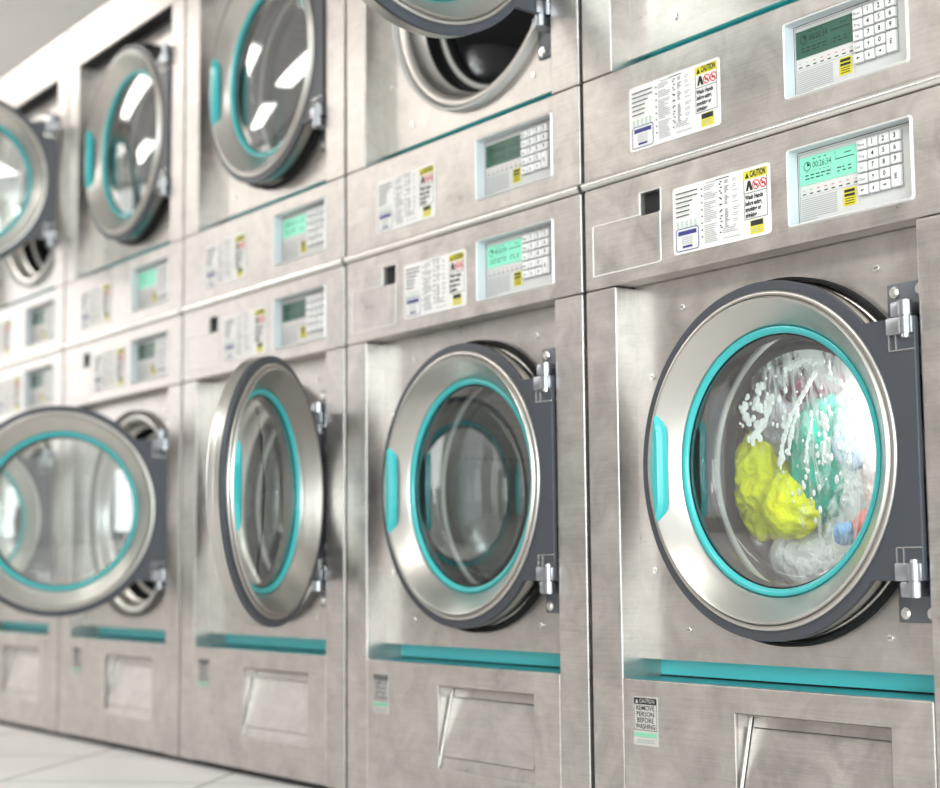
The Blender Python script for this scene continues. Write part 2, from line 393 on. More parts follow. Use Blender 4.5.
# ---- door (pivots on its hinge)
def door(root, zc, off, ang):
    hz = zc
    doff = (HINGE[0], HINGE[1], hz)
    loc = (HINGE[0] - off[0], HINGE[1] - off[1], hz - off[2])
    R0 = .271
    # slate plate: disc with a hinge flange at the right, with a round hole
    mb = MB('plate')
    za, zb, xr = .1810, -.1810, .7132
    a_t = math.asin(za / R0 * .999)
    out = []
    n = 120
    aa = math.acos((.623 - CX) / R0)          # where the flange leaves the rim
    for i in range(n):
        a = 2 * PI * i / n; r = R0
        c, s_ = math.cos(a), math.sin(a)
        # ray against the flange rectangle
        if c > 0:
            t = (xr - CX) / c
            if abs(t * s_) > za: t = za / abs(s_) if abs(s_) > 1e-6 else t
            if abs(a if a < PI else a - 2 * PI) < aa + 1e-6: r = max(R0, t)
        out.append((CX + r * c, zc + r * s_))
    # exact flange corners
    def snap(px, pz):
        k = min(range(n), key=lambda i: (out[i][0] - px) ** 2 + (out[i][1] - pz) ** 2); out[k] = (px, pz)
    snap(xr, zc + za); snap(xr, zc + zb); snap(.6225, zc + za); snap(.6225, zc + zb)
    inn = [(CX + .2500 * math.cos(2 * PI * i / n), zc + .2500 * math.sin(2 * PI * i / n)) for i in range(n)]
    ya, yb = -.006, .003
    vs = [(p[0], ya, p[1]) for p in out] + [(p[0], ya, p[1]) for p in inn] + [(p[0], yb, p[1]) for p in inn] + [(p[0], yb, p[1]) for p in out]
    fs = []
    for k in range(4):
        for i in range(n):
            j = (i + 1) % n; fs.append((k * n + i, k * n + j, ((k + 1) % 4) * n + j, ((k + 1) % 4) * n + i))
    mb.add(vs, fs, 'plate')
    d = mb.build('door', root, doff, bevel=.0012); d.location = loc; d.rotation_euler = (0, 0, math.radians(ang))
    d['label'] = 'round door on a slate grey hinge plate'
    # steel rim band behind the plate
    MB('steel_ring').lathe([(.2705, .0035), (.2705, .0125), (.269, .014), (.2695, .016), (.2695, .0270), (.2640, .0320), (.2100, .0320), (.2100, .0270), (.2490, .0245), (.2490, .0035), (.2705, .0035)][::-1], CX, zc, 'steel_ring').build('rim_band', d, doff, sharp=30)
    # dished stainless face
    prof = [(.2555, -.0062), (.2555, -.0085), (.2540, -.0105), (.2505, -.0112), (.2482, -.0108), (.2474, -.0085), (.2466, -.0110), (.2455, -.0142), (.2435, -.0156), (.2415, -.0142), (.2375, -.0105), (.222, .0030), (.2085, .0158), (.2045, .0205), (.2045, .026)]
    MB('steel_ring').lathe(prof[::-1], CX, zc, 'steel_ring', 128).build('face_ring', d, doff, sharp=60)
    t = MB('teal').lathe([(.2050, .0225), (.2040, .0185), (.2015, .0172), (.1985, .0176), (.1948, .0200), (.1935, .0225), (.1935, .028)][::-1], CX, zc, 'teal', 128).build('trim_ring', d, doff)
    t['label'] = 'turquoise trim ring around the glass'
    MB('rubber').lathe([(.1937, .0245), (.1915, .0255), (.1895, .030), (.1895, .050), (.2, .052), (.2, .0250)][::-1], CX, zc, 'rubber').build('glass_seal', d, doff)
    # glass: a slightly domed outer pane and a shallow bowl
    Rs = 1.5; pr = [(.0001 + .194 * k / 12, 0) for k in range(13)]
    pane = [(r, .0265 - (math.sqrt(Rs * Rs - r * r) - math.sqrt(Rs * Rs - .194 ** 2))) for r, _ in pr]
    pg = MB('glass').lathe(pane, CX, zc, 'glass', 96).build('glass', d, doff)
    bowl = [(.189, .048), (.1875, .062), (.183, .071), (.175, .0765)] + [(.175 * (1 - k / 8) + .0001, .0765 + .008 * (1 - (1 - k / 8) ** 2)) for k in range(1, 9)]
    MB('bowl').lathe(bowl[::-1], CX, zc, 'bowl', 96).build('glass_bowl', d, doff)
    # handle: D shaped turquoise grip lying on the left of the face
    xr_ = .2085; rr = .2440
    h0 = math.asin(.088 / rr)
    arcp = [(CX + rr * math.cos(PI - h0 + 2 * h0 * k / 16), zc + rr * math.sin(PI - h0 + 2 * h0 * k / 16)) for k in range(17)]
    inner = [(.1985, zc - .081), (xr_ - .002, zc - .066), (xr_, zc - .056), (xr_, zc + .056), (xr_ - .002, zc + .066), (.1985, zc + .081)]
    pts = arcp + inner
    cxm = .196
    m2 = [(cxm + (p[0] - cxm) * .45 + .001, zc + (p[1] - zc) * .90) for p in pts]
    N = len(pts)
    vs = [(p[0], -.004, p[1]) for p in pts] + [(p[0], -.0145, p[1]) for p in pts] + [(p[0], -.0215, p[1]) for p in m2]
    fs = []
    for k in range(2):
        for i in range(N): j = (i + 1) % N; fs.append((k * N + j, k * N + i, (k + 1) * N + i, (k + 1) * N + j)[::-1])
    mb = MB('teal'); mb.add(vs, fs + [tuple(range(2 * N, 3 * N))], 'teal')
    hd = mb.build('handle', d, doff, bevel=.0012, sharp=35); hd['label'] = 'turquoise grip'
    # hinge leaves that turn with the door
    for sg in (1, -1):
        mb = MB('plate', 'chrome')
        z = zc + sg * .158
        zl, zh = sorted((zc + sg * .1570, zc + sg * .1812)); z0_, z1_ = sorted((zc + sg * .135, zc + sg * .157))
        mb.rbox(.669, .7125, -.0125, -.0055, zl, zh, .0015, 'chrome')
        for a, b, c, e in ((.669, .6702, z0_, z1_), (.681, .6822, z0_, z1_), (.669, .7125, z0_ if sg > 0 else z1_ - .0012, z0_ + .0012 if sg > 0 else z1_)):
            mb.box(a, b, -.0078, -.0058, c, e, 'steel_bright')
        mb.cyl((.7005, -.0095, (zl + zh) / 2), .0092, zh - zl, 'z', 'chrome', 20, .001)
        mb.cyl((.7005, -.0095, zc + sg * .1550), .0055, .006, 'z', 'steel_bright', 16, .001)
        mb.build('hinge_leaf', d, doff)
    return d

def screws(root, zc, off):
    for x, dz in ((.2013, .267), (.1242, .159), (.1214, -.164), (.1999, -.2605), (.6099, .268), (.6108, -.2615)):
        mb = MB('steel_bright'); mb.cyl((x, PANEL_Y - .0015, zc + dz), .0056, .003, 'y', 'steel_bright', 14, .0008)
        mb.box(x - .0036, x + .0036, PANEL_Y - .0033, PANEL_Y - .0029, zc + dz - .0005, zc + dz + .0005, 'ink')
        mb.build('screw', root, off)

def drum_side(root, zc, z0, z1, off):
    """recess back plate with the round mouth, seal, drum and lifters"""
    mb = MB('steel_back'); n = 128; ro = .2500
    cor = [math.atan2(z - zc, x - CX) % (2 * PI) for x in (FX0, FX1) for z in (z0, z1)]
    angs = sorted(set([2 * PI * i / n for i in range(n)] + cor))
    def edge(a):
        c, s = math.cos(a), math.sin(a); t = 9
        if c > 1e-9: t = min(t, (FX1 - CX) / c)
        if c < -1e-9: t = min(t, (FX0 - CX) / c)
        if s > 1e-9: t = min(t, (z1 - zc) / s)
        if s < -1e-9: t = min(t, (z0 - zc) / s)
        return (CX + t * c, zc + t * s)
    o = [edge(a) for a in angs]; i_ = [(CX + ro * math.cos(a), zc + ro * math.sin(a)) for a in angs]; k = len(angs)
    vs = [(p[0], PANEL_Y, p[1]) for p in o] + [(p[0], PANEL_Y, p[1]) for p in i_] + [(p[0], PANEL_Y + .008, p[1]) for p in i_] + [(p[0], PANEL_Y + .008, p[1]) for p in o]
    fs = [(q * k + i, q * k + (i + 1) % k, ((q + 1) % 4) * k + (i + 1) % k, ((q + 1) % 4) * k + i) for q in range(4) for i in range(k)]
    mb.add(vs, fs, 'steel_back'); mb.build('front_plate', root, off)
    # flared mouth lip
    lip = [(.2733, PANEL_Y - .0002), (.2725, .0412), (.2700, .0375), (.2640, .0355), (.2560, .0365), (.2510, .041), (.2490, .050), (.2450, .066), (.238, .078), (.234, .080)]
    MB('steel_ring').lathe(lip[::-1], CX, zc, 'steel_ring', 128).build('mouth_lip', root, off, sharp=60)
    g = MB('rubber').lathe([(.2800, PANEL_Y - .0001), (.2796, .0300), (.2780, .0272), (.2750, .0272), (.2738, .0290), (.2738, .044)][::-1], CX, zc, 'rubber', 128).build('mouth_gasket', root, off, sharp=60)
    g['label'] = 'black rubber ring around the mouth'
    s = MB('rubber').lathe([(.240, .079), (.233, .0795), (.232, .088), (.238, .098), (.238, .108), (.222, .111)][::-1], CX, zc, 'rubber').build('door_seal', root, off, sharp=60)
    s['label'] = 'dark rubber seal inside the mouth'
    MB('rubber_grey').lathe([(.226, .111), (.222, .1080), (.217, .1075), (.2145, .1095), (.2137, .113)][::-1], CX, zc, 'rubber_grey').lathe([(.2137, .113), (.2105, .1135), (.2090, .116), (.2090, .128), (.210, .1415)][::-1], CX, zc, 'rubber').build('drum_collar', root, off, sharp=60)
    dr = MB('drum').lathe([(.2095, .141), (.26, .146), (.265, .155), (.265, .50), (.255, .515), (.15, .515), (.135, .505), (.125, .505), (.11, .515), (.07, .515), (.06, .500), (.03, .497), (.0005, .495)][::-1], CX, zc, 'drum').build('drum', root, off, sharp=60)
    dr['label'] = 'perforated steel drum'
    for k in range(3):
        a = PI + .43 + k * 2 * PI / 3
        bm = bmesh.new(); bmesh.ops.create_uvsphere(bm, u_segments=24, v_segments=12, radius=1)
        for v in bm.verts:
            x, y, z = v.co
            sg = lambda q, e: math.copysign(abs(q) ** e, q)
            lx, ly, lz = sg(x, .6) * .060, sg(y, .5) * .165, sg(z, .8) * .062
            # local z points to the axis
            rad = .265 - lz * (1 - .0)
            rad = .268 - (lz + .0) if lz > 0 else .262
            tx, tz = -math.sin(a), math.cos(a)
            v.co = Vector((CX + math.cos(a) * rad + tx * lx * (1 if lz > 0 else 1), .335 + ly, zc + math.sin(a) * rad + tz * lx))
        mb = MB('lifter'); mb.bm(bm, 'lifter'); l = mb.build('drum_lifter', dr, off, sharp=80)

def hinge_base(root, zc, off):
    for sg in (1, -1):
        mb = MB('hinge_plate', 'chrome')
        za, zb = sorted((zc + sg * .178, zc + sg * .2395))
        mb.rbox(.630, .7155, PANEL_Y - .005, PANEL_Y - .0002, za - (.03 if sg > 0 else 0), zb + (.03 if sg < 0 else 0), .002, 'hinge_plate')
        for sx in (.644, .690): 
            mb.cyl((sx, PANEL_Y - .0075, zc + sg * .2265), .0068, .005, 'y', 'steel_bright', 6, .0008); mb.cyl((sx, PANEL_Y - .0055, zc + sg * .2265), .0085, .002, 'y', 'steel_bright', 18)
        z1_, z2_ = sorted((zc + sg * .1818, zc + sg * .2035))
        mb.rbox(.6755, .7035, -.0105, PANEL_Y - .004, z1_, z2_, .003, 'chrome')
        mb.cyl((.7005, -.0095, (z1_ + z2_) / 2), .0095, z2_ - z1_, 'z', 'chrome', 20, .001)
        mb.build('hinge', root, off)

def shell(mb, z0, z1):
    """side, back, top and bottom sheets"""
    mb.box(.0065, .0165, .10, .76, z0, z1, 'gap'); mb.box(.7835, .7935, .10, .76, z0, z1, 'gap')
    mb.box(.0065, .7935, .75, .76, z0, z1, 'gap')

def lower_machine(lit, ang):
    off = (ROOT[0], ROOT[1], 0.); zc = .627
    root = empty('washing_machine', (0, 0, 0))
    for a, b in ((.0055, FX0), (FX1, .7945)): MB('steel').box(a, b, 0, .10, .012, .942, 'steel').build('front_post', root, off, bevel=.003)
    mb = MB('gap'); shell(mb, .0, 1.118); mb.box(.0065, .7935, .012, .76, 0, .012, 'gap'); mb.box(.0065, .7935, .03, .76, 1.108, 1.119, 'gap'); mb.box(.0065, .7935, .06, .10, .943, 1.118, 'gap')
    mb.build('side_panel', root, off)
    mb = MB('steel')
    plate_holes(mb, .0055, .7945, .9435, 1.1207, [(.4843, .7172, .9713, 1.0892), (.1500, .2010, 1.0515, 1.0892)], 0, .04, 'steel')
    mb.build('control_fascia', root, off, bevel=.003)
    MB('steel').box(FX0, FX1, .041, .10, .9437, .96, 'steel').build('recess_header', root, off)
    MB('dark').box(.1495, .2015, .011, .039, 1.0510, 1.0897, 'dark').build('coin_slot', root, off)
    # blank coin plate: outline let into the fascia
    mb = MB('paper'); t = .0020
    for a, b, c, d in ((.0265, .2005, .9655, .9655 + t), (.0265, .1490, 1.0525, 1.0525 + t), (.0265, .0265 + t, .9655, 1.054), (.2005 - t, .2005, .9655, 1.0515),
                       (.1490, .2020, 1.0893, 1.0906), (.1485, .1500, 1.0525, 1.0906), (.2010, .2023, 1.0515, 1.0906)):
        mb.box(a, b, -.0012, .002, c, d, 'paper')
    mb.build('coin_plate', root, off)
    instruction_sticker(root, .2315, .9697, off)
    control_unit(root, .4835, .9705, lit, off)
    # recess
    drum_side(root, zc, .317, .943, off); screws(root, zc, off); hinge_base(root, zc, off)
    mb = MB('teal_metal'); mb.box(FX0, FX1, .0868, .09, .276, .365, 'teal_metal'); mb.box(FX0, FX1, .0105, .0868, .270, .2866, 'teal_shaded'); mb.box(FX0, FX1, .0840, .0869, .2866, .2890, 'dark')  # darker floor and black strip at the back corner paint the trough's shade
    tr = mb.build('drip_trough', root, off); tr['label'] = 'turquoise trough under the door'
    # lower panel with the dispenser
    mb = MB('steel'); dx0, dx1, dz0, dz1 = .3415, .6415, .0900, .2455
    plate_holes(mb, FX0 + .0012, FX1 - .0012, .014, .2858, [(dx0, dx1, dz0, dz1)], 0, .010, 'steel')
    mb.build('lower_panel', root, off, bevel=.0025)
    mb = MB('steel')
    e = .012
    # side cheeks, top, sloping flap
    mb.add([(dx0, .001, dz1), (dx0, .001, dz0), (dx0, .036, dz1 - .006)], [(0, 1, 2)], 'steel')
    mb.add([(dx1, .001, dz1), (dx1, .001, dz0), (dx1, .036, dz1 - .006)], [(2, 1, 0)], 'steel')
    mb.add([(dx0, .001, dz1), (dx1, .001, dz1), (dx1, .036, dz1 - .006), (dx0, .036, dz1 - .006)], [(3, 2, 1, 0)], 'steel')
    mb.add([(dx0, .036, dz1 - .006), (dx1, .036, dz1 - .006), (dx1, .0015, dz0), (dx0, .0015, dz0)], [(0, 3, 2, 1)], 'steel')
    dw = mb.build('dispenser_drawer', root, off)
    # raised flap face on the slope
    def sl(x, f, lift): # f 0 top .. 1 bottom along the slope
        y = .036 + (.0015 - .036) * f; z = dz1 - .006 + (dz0 - dz1 + .006) * f
        return (x, y - lift * .97, z - lift * -.0)
    mb = MB('steel')
    a, b, c, d_ = dx0 + .010, dx1 - .006, .115, .84
    P = [sl(a, c, .004), sl(b, c, .004), sl(b, d_, .004), sl(a, d_, .004)]; Qp = [sl(a - .001, c - .005, 0), sl(b + .001, c - .005, 0), sl(b + .001, d_ + .006, 0), sl(a - .001, d_ + .006, 0)]
    mb.add(P + Qp, [(0, 3, 2, 1), (0, 1, 5, 4), (1, 2, 6, 5), (2, 3, 7, 6), (3, 0, 4, 7)], 'steel')
    mb.build('drawer_flap', dw, off)
    mb = MB('groove')
    P = [sl(a, c - .012, .0006), sl(b, c - .012, .0006), sl(b, c - .004, .0006), sl(a, c - .004, .0006)]; mb.add(P, [(0, 3, 2, 1)])
    P = [sl(a, d_ + .008, .0006), sl(b, d_ + .008, .0006), sl(b, d_ + .014, .0006), sl(a, d_ + .014, .0006)]; mb.add(P, [(0, 3, 2, 1)])
    for xa, xb, mm in ((dx0 + .0005, dx0 + .0032, 'steel_bright'), (dx0 + .0036, dx0 + .0060, 'groove')):
        mb.add([sl(xa, .0, .0008), sl(xb, .0, .0008), sl(xb, 1., .0008), sl(xa, 1., .0008)], [(0, 3, 2, 1)], mm)
    mb.build('drawer_groove', dw, off)
    # caution sticker
    mb = MB('paper_grey'); x0, x1, z0, z1 = .1100, .1688, .1807, .2590
    mb.prism(rrect(x0, x1, z0, z1, .002, 2), -.0012, -.0002, 'paper_grey'); y = -.0016; w = x1 - x0
    mb.quad(x0 + .002, x1 - .002, z1 - .0125, z1 - .002, y, 'ink')
    mb.poly([(x0 + .006, z1 - .0105), (x0 + .013, z1 - .0105), (x0 + .0095, z1 - .0038)], y - .0002, 'paper_grey')
    mb.text('CAUTION', x0 + .0155, z1 - .0072, y - .0002, .0095, 'paper_grey', squash=.85)
    for j, ln in enumerate(('REMOVE', 'PERSON', 'BEFORE', 'WASHING')):
        mb.text(ln, (x0 + x1) / 2, z1 - .0185 - j * .0098, y, .0112, 'ink', 'CENTER', 1.05 if j < 3 else .92, bold=.0001)
    t = .0008
    mb.quad(x0 + .002, x0 + .002 + t, z1 - .054, z1 - .0125, y, 'ink'); mb.quad(x1 - .002 - t, x1 - .002, z1 - .054, z1 - .0125, y, 'ink'); mb.quad(x0 + .002, x1 - .002, z1 - .054, z1 - .054 + t, y, 'ink')
    mb.quad(x0 + .003, x1 - .003, z1 - .0645, z1 - .0575, y, 'ink_green')
    for j in range(2): mb.quad(x0 + .008, x1 - .008, z1 - .0705 - j * .0035, z1 - .0690 - j * .0035, y, 'ink_grey')
    mb.build('caution_sticker', root, off)
    door(root, zc, off, ang)
    return root

def upper_machine(lit, ang):
    zb = 1.1205; off = (ROOT[0], ROOT[1], zb); zc = 1.650
    root = empty('washing_machine', (0, 0, zb))
    for a, b in ((.0055, FX0), (FX1, .7945)): MB('steel').box(a, b, 0, .10, 1.3165, 1.9605, 'steel').build('front_post', root, off, bevel=.003)
    MB('steel').box(.0055, .7945, 0, .10, 1.961, 2.093, 'steel').build('top_panel', root, off, bevel=.003)
    mb = MB('gap'); shell(mb, 1.1215, 2.09); mb.box(.0065, .7935, .10, .76, 2.083, 2.0925, 'steel'); mb.box(.0065, .7935, .012, .76, 1.1215, 1.132, 'gap'); mb.box(.0065, .7935, .06, .10, 1.14, 1.305, 'gap')
    mb.build('side_panel', root, off)
    mb = MB('steel')
    plate_holes(mb, .0055, .7945, 1.136, 1.3155, [(.4848, .7177, 1.1668, 1.2847)], 0, .04, 'steel')
    mb.build('control_fascia', root, off, bevel=.003)
    mb = MB('steel')       # rolled lip along the foot
    prof = [(.02, 1.1212), (.004, 1.1212)] + [(-.001 - .0065 * math.sin(PI * k / 8), 1.1285 - .0072 * math.cos(PI * k / 8)) for k in range(9)] + [(.004, 1.1362), (.02, 1.1362)]
    xs = (.0055, .7945); vs = [(x, y, z) for x in xs for y, z in prof]; k = len(prof)
    mb.add(vs, [(i, k + i, k + i + 1, i + 1) for i in range(k - 1)] + [tuple(range(k)), tuple(range(2 * k - 1, k - 1, -1))], 'steel_bright')
    mb.build('foot_lip', root, off)
    instruction_sticker(root, .1297, 1.1622, off)
    control_unit(root, .4840, 1.1660, lit, off)
    drum_side(root, zc, 1.345, 1.955, off); screws(root, zc, off); hinge_base(root, zc, off)
    mb = MB('teal_metal'); mb.box(FX0, FX1, .0868, .09, 1.305, 1.385, 'teal_metal'); mb.box(FX0, FX1, .010, .0868, 1.299, 1.307, 'teal_metal')
    tr = mb.build('drip_trough', root, off); tr['label'] = 'turquoise trough under the door'
    v = MB('dark').box(FX0, FX1, .001, .0440, 1.955, 1.9608, 'dark').build('black_strip', root, off); v['label'] = 'black strip under the top panel'  # plain black box along the underside of the top panel
    door(root, zc, off, ang)
    return root

def set_door(root, ang):
    for c in root.children:
        if c.name.split('.')[0] == 'door': c.rotation_euler = (0, 0, math.radians(ang))
def place(root, col): root.location = (col * W + ROOT[0], ROOT[1], root.location.z)

# column index: 0 right-hand ... -4 far left ; (lit, door angle)
LOW = [(True, 0, 'lower washing machine, closed door full of yellow, teal and white laundry'),
       (True, 0, 'lower washing machine with closed door and empty drum, beside the machine full of laundry'),
       (False, 130, 'lower washing machine with its round door swung wide open and seen nearly edge-on'),
       (False, 53, 'lower washing machine with half-open round door facing the camera, its drum mouth behind it'),
       (False, 57, 'lower washing machine at far left, cut by the frame, seen behind the half-open round door')]
UPP = [(False, 0, 'upper machine above the laundry-filled washer, only its recess foot and dark green display showing'),
       (False, 97, 'upper machine with door swung open over its dark drum mouth, cut by the frame top'),
       (True, 0, 'upper machine with closed door and lit mint display, door glass with a bright lamp glint'),
       (True, 0, 'upper machine with closed door, whole front in view with black strip, second from far left'),
       (False, 61, 'upper machine at far left with its round door standing open, cut by the frame edge')]
protos = {}
for kind, rows, make in (('lower', LOW, lower_machine), ('upper', UPP, upper_machine)):
    for i, (lit, ang, lab) in enumerate(rows):
        if (kind, lit) not in protos:
            r = protos[kind, lit] = make(lit, ang)
        else:
            r = copy_tree(protos[kind, lit]); set_door(r, ang)
        place(r, -i)
        top(r, lab, 'washing machine', 'lower row of machines' if kind == 'lower' else 'upper row of machines')
        if ang > 5:
            for c in r.children:
                if c.name.split('.')[0] == 'mouth_gasket':
                    c.material_slots[0].link = 'OBJECT'; c.material_slots[0].material = M['rubber_grey'] if kind == 'upper' else M['rubber_brown']  # mouth ring recoloured lighter on machines with an open door
                    c['label'] = 'lighter rubber ring around the mouth'

# ------------------------------------------------------------------ laundry in the right-hand drum
def cloth_mat(name, col, rough=.75):
    m, nt, b = new_mat(name); N, L = nt.nodes, nt.links
    tc = N.new('ShaderNodeTexCoord'); n = N.new('ShaderNodeTexNoise'); n.inputs['Scale'].default_value = 38; n.inputs['Detail'].default_value = 5
    L.new(tc.outputs['Object'], n.inputs['Vector'])
    bp = N.new('ShaderNodeBump'); bp.inputs['Strength'].default_value = .8; bp.inputs['Distance'].default_value = .02
    L.new(n.outputs['Fac'], bp.inputs['Height']); L.new(bp.outputs[0], b.inputs['Normal'])
    b.inputs['Base Color'].default_value = (*col, 1); b.inputs['Roughness'].default_value = rough; b.inputs['Specular IOR Level'].default_value = .3
    M[name] = m
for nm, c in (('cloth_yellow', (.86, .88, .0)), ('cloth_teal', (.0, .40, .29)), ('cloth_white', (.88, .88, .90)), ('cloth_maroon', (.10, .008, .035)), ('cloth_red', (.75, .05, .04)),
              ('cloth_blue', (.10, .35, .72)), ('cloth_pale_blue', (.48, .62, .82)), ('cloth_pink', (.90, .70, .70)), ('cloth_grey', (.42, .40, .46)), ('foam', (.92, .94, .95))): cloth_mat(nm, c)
def garment(name, mat, c, rad, label, seed, amp=.28, freq=9., cat='garment'):
    bm = bmesh.new(); bmesh.ops.create_icosphere(bm, subdivisions=5, radius=1)
    for v in bm.verts:
        d = v.co.normalized()
        p = Vector((d.x * rad[0], d.y * rad[1], d.z * rad[2])) + Vector(c)
        q = p * freq + Vector((seed * 3.1, seed * 1.7, seed))
        # ridged folds
        f = noise.noise(q) * .55 + (1 - abs(noise.noise(q * 1.9)) * 2.2) * .35 + noise.noise(q * 4.1) * .16
        s = 1 + amp * f
        v.co = Vector((d.x * rad[0] * s, d.y * rad[1] * s, d.z * rad[2] * s))
    mb = MB(mat); mb.bm(bm, mat); o = mb.build(name, None, (0, 0, 0), sharp=180); o.location = c
    return top(o, label, cat)
garment('towel', 'cloth_white', (.450, .300, .630), (.178, .178, .200), 'large white soapy towel filling the right of the drum', 1, .12, 9, 'towel')
garment('towel', 'cloth_grey', (.318, .170, .705), (.078, .055, .082), 'pale grey wet cloth at upper left of the drum', 2, .30, 16, 'towel')
garment('shirt', 'cloth_yellow', (.270, .160, .610), (.052, .045, .088), 'bright yellow garment at left of the drum, above the yellow ball of cloth', 3, .38, 26)
garment('sock', 'cloth_yellow', (.364, .116, .562), (.054, .034, .052), 'round bright yellow bundle of cloth low in the drum', 4, .22, 22)
garment('towel', 'cloth_teal', (.415, .142, .636), (.062, .048, .094), 'teal wet cloth in the middle of the drum', 5, .32, 17, 'towel')
garment('shirt', 'cloth_maroon', (.385, .148, .752), (.056, .044, .030), 'dark maroon cloth at the top of the wet laundry', 6, .4, 22)
garment('shirt', 'cloth_pale_blue', (.490, .122, .660), (.036, .026, .050), 'pale blue shirt pressed against the door glass', 7, .25, 18)
garment('towel', 'cloth_pink', (.545, .135, .585), (.042, .034, .085), 'pinkish white towel along the right edge of the glass', 8, .2, 14, 'towel')
garment('towel', 'cloth_white', (.365, .215, .480), (.125, .085, .062), 'added pale cloth at the bottom of the drum, standing in for the reflected floor', 12, .16, 14, 'towel')  # added cloth, its pale colour stands in for the bright floor reflection
garment('sock', 'cloth_red', (.520, .104, .522), (.020, .014, .026), 'small red cloth low at the right of the drum', 9, .3, 30)
garment('sock', 'cloth_blue', (.480, .104, .516), (.022, .014, .018), 'small blue cloth beside the red one', 10, .3, 30)
# added fill light that brightens the laundry, upper right behind the bowl
pl = bpy.data.lights.new('drum_fill_light', 'POINT'); pl.energy = 3.2; pl.shadow_soft_size = .03; pl.color = (1, .98, .95)
po = bpy.data.objects.new('drum_fill_light', pl); COL.objects.link(po); po.location = (.565, .098, .715)
# soap suds on the inner side of the bowl
mb = MB('foam'); rnd = random.Random(11)
def bowl_y(x, z):
    r = math.hypot(x - CX, z - .627); k = min(1, r / .175)
    return .0845 - .008 * k * k + .0015
def blob(x, z, rx, rz, t=.0016):
    bm = bmesh.new(); bmesh.ops.create_icosphere(bm, subdivisions=2, radius=1)
    for v in bm.verts: v.co = Vector((x + v.co.x * rx, bowl_y(x, z) + t + v.co.y * t, z + v.co.z * rz))
    mb.bm(bm, 'foam')
for k in range(95):
    x = rnd.gauss(.455, .05); z = rnd.gauss(.645, .06); 
    if math.hypot(x - CX, z - .627) > .165: continue
    r = rnd.uniform(.0015, .0042); blob(x, z, r, r * rnd.uniform(1., 1.8))
for k in range(60):
    x = rnd.gauss(.33, .03); z = rnd.gauss(.73, .035)
    if math.hypot(x - CX, z - .627) > .165: continue
    r = rnd.uniform(.002, .008); blob(x, z, r * rnd.uniform(.6, 1.2), r)
def streak(pts, w):
    for (x0, z0), (x1, z1) in zip(pts, pts[1:]):
        n = max(2, int(math.hypot(x1 - x0, z1 - z0) / (w * .7)))
        for i in range(n):
            t = i / n; blob(x0 + (x1 - x0) * t + rnd.gauss(0, .001), z0 + (z1 - z0) * t, w * rnd.uniform(.7, 1.3), w * rnd.uniform(.8, 1.4))
streak([(.450, .762), (.425, .735), (.395, .700), (.377, .665), (.368, .625)], .0045)
streak([(.410, .71), (.392, .672), (.385, .640)], .0035)
streak([(.437, .690), (.425, .655), (.42, .625)], .0028)
streak([(.355, .725), (.338, .692), (.318, .675), (.30, .668)], .0060)
streak([(.47, .755), (.50, .742), (.525, .71)], .0040)
streak([(.458, .70), (.462, .66), (.455, .62)], .0026)
streak([(.39, .775), (.43, .785), (.47, .775)], .007)
def film_mat():
    m, nt, b = new_mat('soap_film'); N, L = nt.nodes, nt.links
    tc = N.new('ShaderNodeTexCoord'); mp = N.new('ShaderNodeMapping'); mp.inputs['Rotation'].default_value = (0, math.radians(-28), 0); mp.inputs['Scale'].default_value = (1.9, 1, .75)
    L.new(tc.outputs['Object'], mp.inputs['Vector'])
    n = N.new('ShaderNodeTexNoise'); n.inputs['Scale'].default_value = 19; n.inputs['Detail'].default_value = 8; n.inputs['Roughness'].default_value = .6; n.inputs['Distortion'].default_value = 1.6
    L.new(mp.outputs[0], n.inputs['Vector'])
    sx = N.new('ShaderNodeSeparateXYZ'); L.new(tc.outputs['Object'], sx.inputs[0])
    # thicker towards the upper right of the glass
    a = N.new('ShaderNodeMath'); a.operation = 'MULTIPLY_ADD'; a.inputs[1].default_value = 1.15; a.inputs[2].default_value = -.415 * 1.15
    L.new(sx.outputs['X'], a.inputs[0])
    c = N.new('ShaderNodeMath'); c.operation = 'MULTIPLY_ADD'; c.inputs[1].default_value = .75; c.inputs[2].default_value = -.645 * .75
    L.new(sx.outputs['Z'], c.inputs[0])
    d = N.new('ShaderNodeMath'); L.new(a.outputs[0], d.inputs[0]); L.new(c.outputs[0], d.inputs[1])
    e = N.new('ShaderNodeMath'); L.new(d.outputs[0], e.inputs[0]); L.new(n.outputs['Fac'], e.inputs[1])
    r = N.new('ShaderNodeMapRange'); r.inputs['From Min'].default_value = .47; r.inputs['From Max'].default_value = .68; r.inputs['To Max'].default_value = .74
    L.new(e.outputs[0], r.inputs[0]); L.new(r.outputs[0], b.inputs['Alpha'])
    b.inputs['Base Color'].default_value = (.90, .93, .94, 1); b.inputs['Roughness'].default_value = .5
    M['film'] = m
film_mat()
mb.lathe([(.0005 + .172 * k / 16, .0865 - .008 * (k / 16) ** 2) for k in range(17)], CX, .627, 'film', 64)
top(mb.build('soap_suds', None), 'white soap suds and streaks on the glass in front of the laundry', 'soap suds', kind='stuff')

